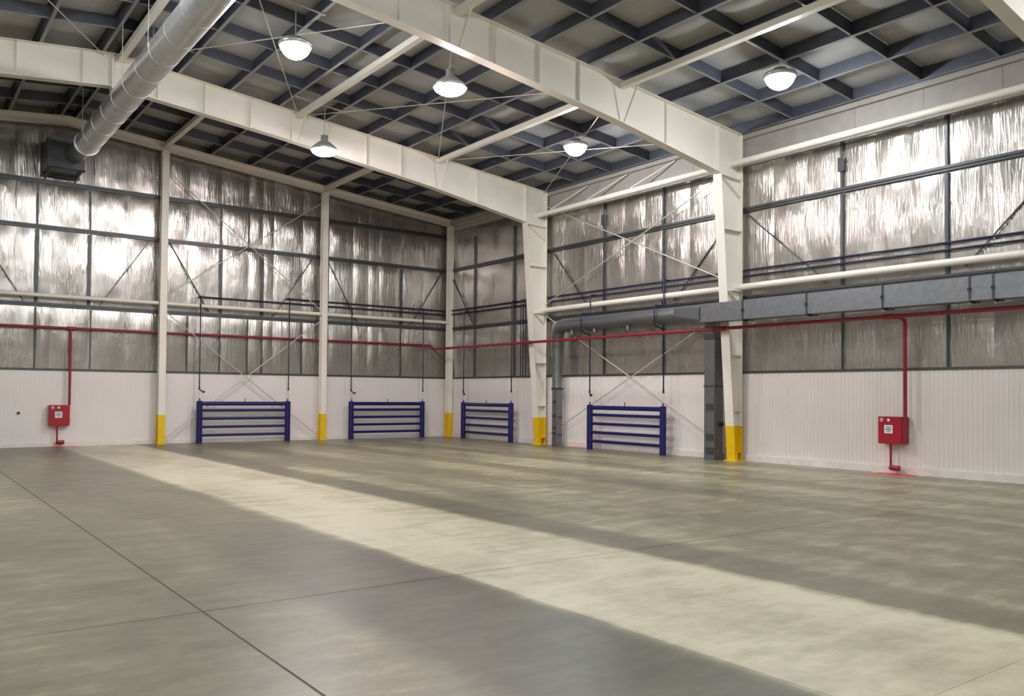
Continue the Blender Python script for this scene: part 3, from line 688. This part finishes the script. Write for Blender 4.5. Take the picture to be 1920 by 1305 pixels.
part('branch', MB().tube([(-0.87,-19.66,3.55),(-0.45,-19.70,3.55),(-0.33,-19.72,3.50),(-0.30,-19.72,3.40),(-0.30,-19.72,1.22)], 0.042, 10), m_redp, t)
part('tee', MB().tube([(-0.87,-19.54,3.55),(-0.87,-19.78,3.55)], 0.062, 12), m_redp, t)
part('branch', MB().tube([(-14.09,-0.20,3.70),(-14.09,-0.20,1.291)], 0.040, 10), m_redp, t)
part('tee', MB().tube([(-14.20,-0.20,3.70),(-13.98,-0.20,3.70)], 0.055, 12), m_redp, t)

def cabinet(axis, c0, c1, z0, z1, wall, front, label):
    """axis: along-wall axis; c0 is the edge seen on the left"""
    s = 1 if c1 > c0 else -1; wd = abs(c1-c0)
    P = (lambda a, d, z: (a, d, z)) if axis == 'x' else (lambda a, d, z: (d, a, z))
    def bx(a0, a1, d0, d1, za, zb):
        p = P(a0,d0,za); q = P(a1,d1,zb); return MB().box(min(p[0],q[0]), max(p[0],q[0]), min(p[1],q[1]), max(p[1],q[1]), za, zb)
    t = thing('hose_cabinet', label, 'cabinet', P((c0+c1)/2, (wall+front)/2, z0), 'red hose cabinets')
    part('body', bx(c0, c1, wall, front+0.02, z0, z1), m_red, t)
    d = part('door', bx(c0+s*.012, c1-s*.012, front+0.022, front, z0+.012, z1-.012), m_red, t)
    cx = c0+s*0.45*wd; cz = z0+0.54*(z1-z0)
    st = part('sticker', bx(cx-0.10, cx+0.10, front, front-.003, cz-.095, cz+.095), m_stick, d, 'white instruction sticker')
    for zz, hw, hh in ((0.05,.07,.010), (0.02,.05,.008), (-0.01,.075,.014), (-0.05,.05,.010)):
        o = part('print_line', bx(cx-hw, cx+hw, front-.003, front-.004, cz+zz-hh, cz+zz+hh), m_ink, t); 
    ix = c0+s*0.16*wd; iz = z1-0.075
    rp_ = [P(ix+.035*math.cos(k*math.pi/6), front-.002, iz+.035*math.sin(k*math.pi/6)) for k in range(13)]
    part('round_mark', MB().tube(rp_, 0.008, 6), m_stick, d, 'white round pictogram')
    part('arrow_mark', MB().tube([P(ix-.02, front-.002, iz+.02), P(ix+.02, front-.002, iz-.02)], 0.008, 6), m_stick, d)
    part('key_plate', bx(cx-0.028, cx+0.028, front, front-.006, iz-.03, iz+.03), m_stick, d, 'small white plate')
    part('hinge', bx(c1-s*.02, c1+s*.012, front+0.05, front+0.03, z0+.1, z0+.2), m_red, t)
    fx = c0+s*0.42*wd; fd = (wall+front)/2-0.02
    part('drain_pipe', MB().tube([P(fx,fd,z0), P(fx,fd,0.16)], 0.026, 8), m_redp, t)
    part('drain_elbow', MB().tube([P(fx,fd,0.17), P(fx+s*.02,fd,0.14), P(fx+s*.20,fd,0.135)], 0.062, 10), m_redp, t)
cabinet('x', -14.65, -14.08, 0.65, 1.29, -0.03, -0.28, 'red hose cabinet on the back wall near the slim column')
cabinet('y', -19.08, -19.66, 0.69, 1.31, -0.03, -0.33, 'red hose cabinet on the ribbed right wall beyond the tapered columns')
def marking(name, parts, label, loc):
    t = thing(name, label, 'floor marking', loc)
    for nm, b, mt in parts: part(nm, MB().box(*b), mt, t)
marking('floor_marking', [('red_strip', (-0.46,-0.12,-19.98,-19.0,0.0,0.004), m_redf), ('red_glow_edge', (-0.85,-0.46,-19.9,-18.9,0.0,0.003), m_red_glow), ('yellow_end', (-0.30,-0.12,-19.0,-18.88,0.0,0.004), m_yel), ('yellow_end', (-0.30,-0.12,-20.10,-19.98,0.0,0.004), m_yel)], 'red floor strip with yellow ends below the hose cabinet on the right wall', (-0.25,-19.5,0))  # the pinkish patch beyond the red strip is painted glow
marking('floor_marking', [('red_strip', (-14.72,-13.86,-0.45,-0.12,0.0,0.004), m_redf), ('yellow_end', (-13.86,-13.74,-0.3,-0.12,0.0,0.004), m_yel)], 'red floor strip below the hose cabinet on the back wall', (-14.3,-0.3,0))
marking('floor_marking', [('red_strip', (-0.32,-0.10,-8.7,-7.95,0.0,0.004), m_redf)], 'small red floor strip beside the farther grey duct box', (-0.2,-8.3,0))
single('wall_socket', MB().tube([(-15.45,-0.03,1.05),(-15.45,-0.07,1.05)], 0.04, 10), m_black, 'small black socket on the white part of the back wall', 'socket', (-15.45,-0.05,1.05))
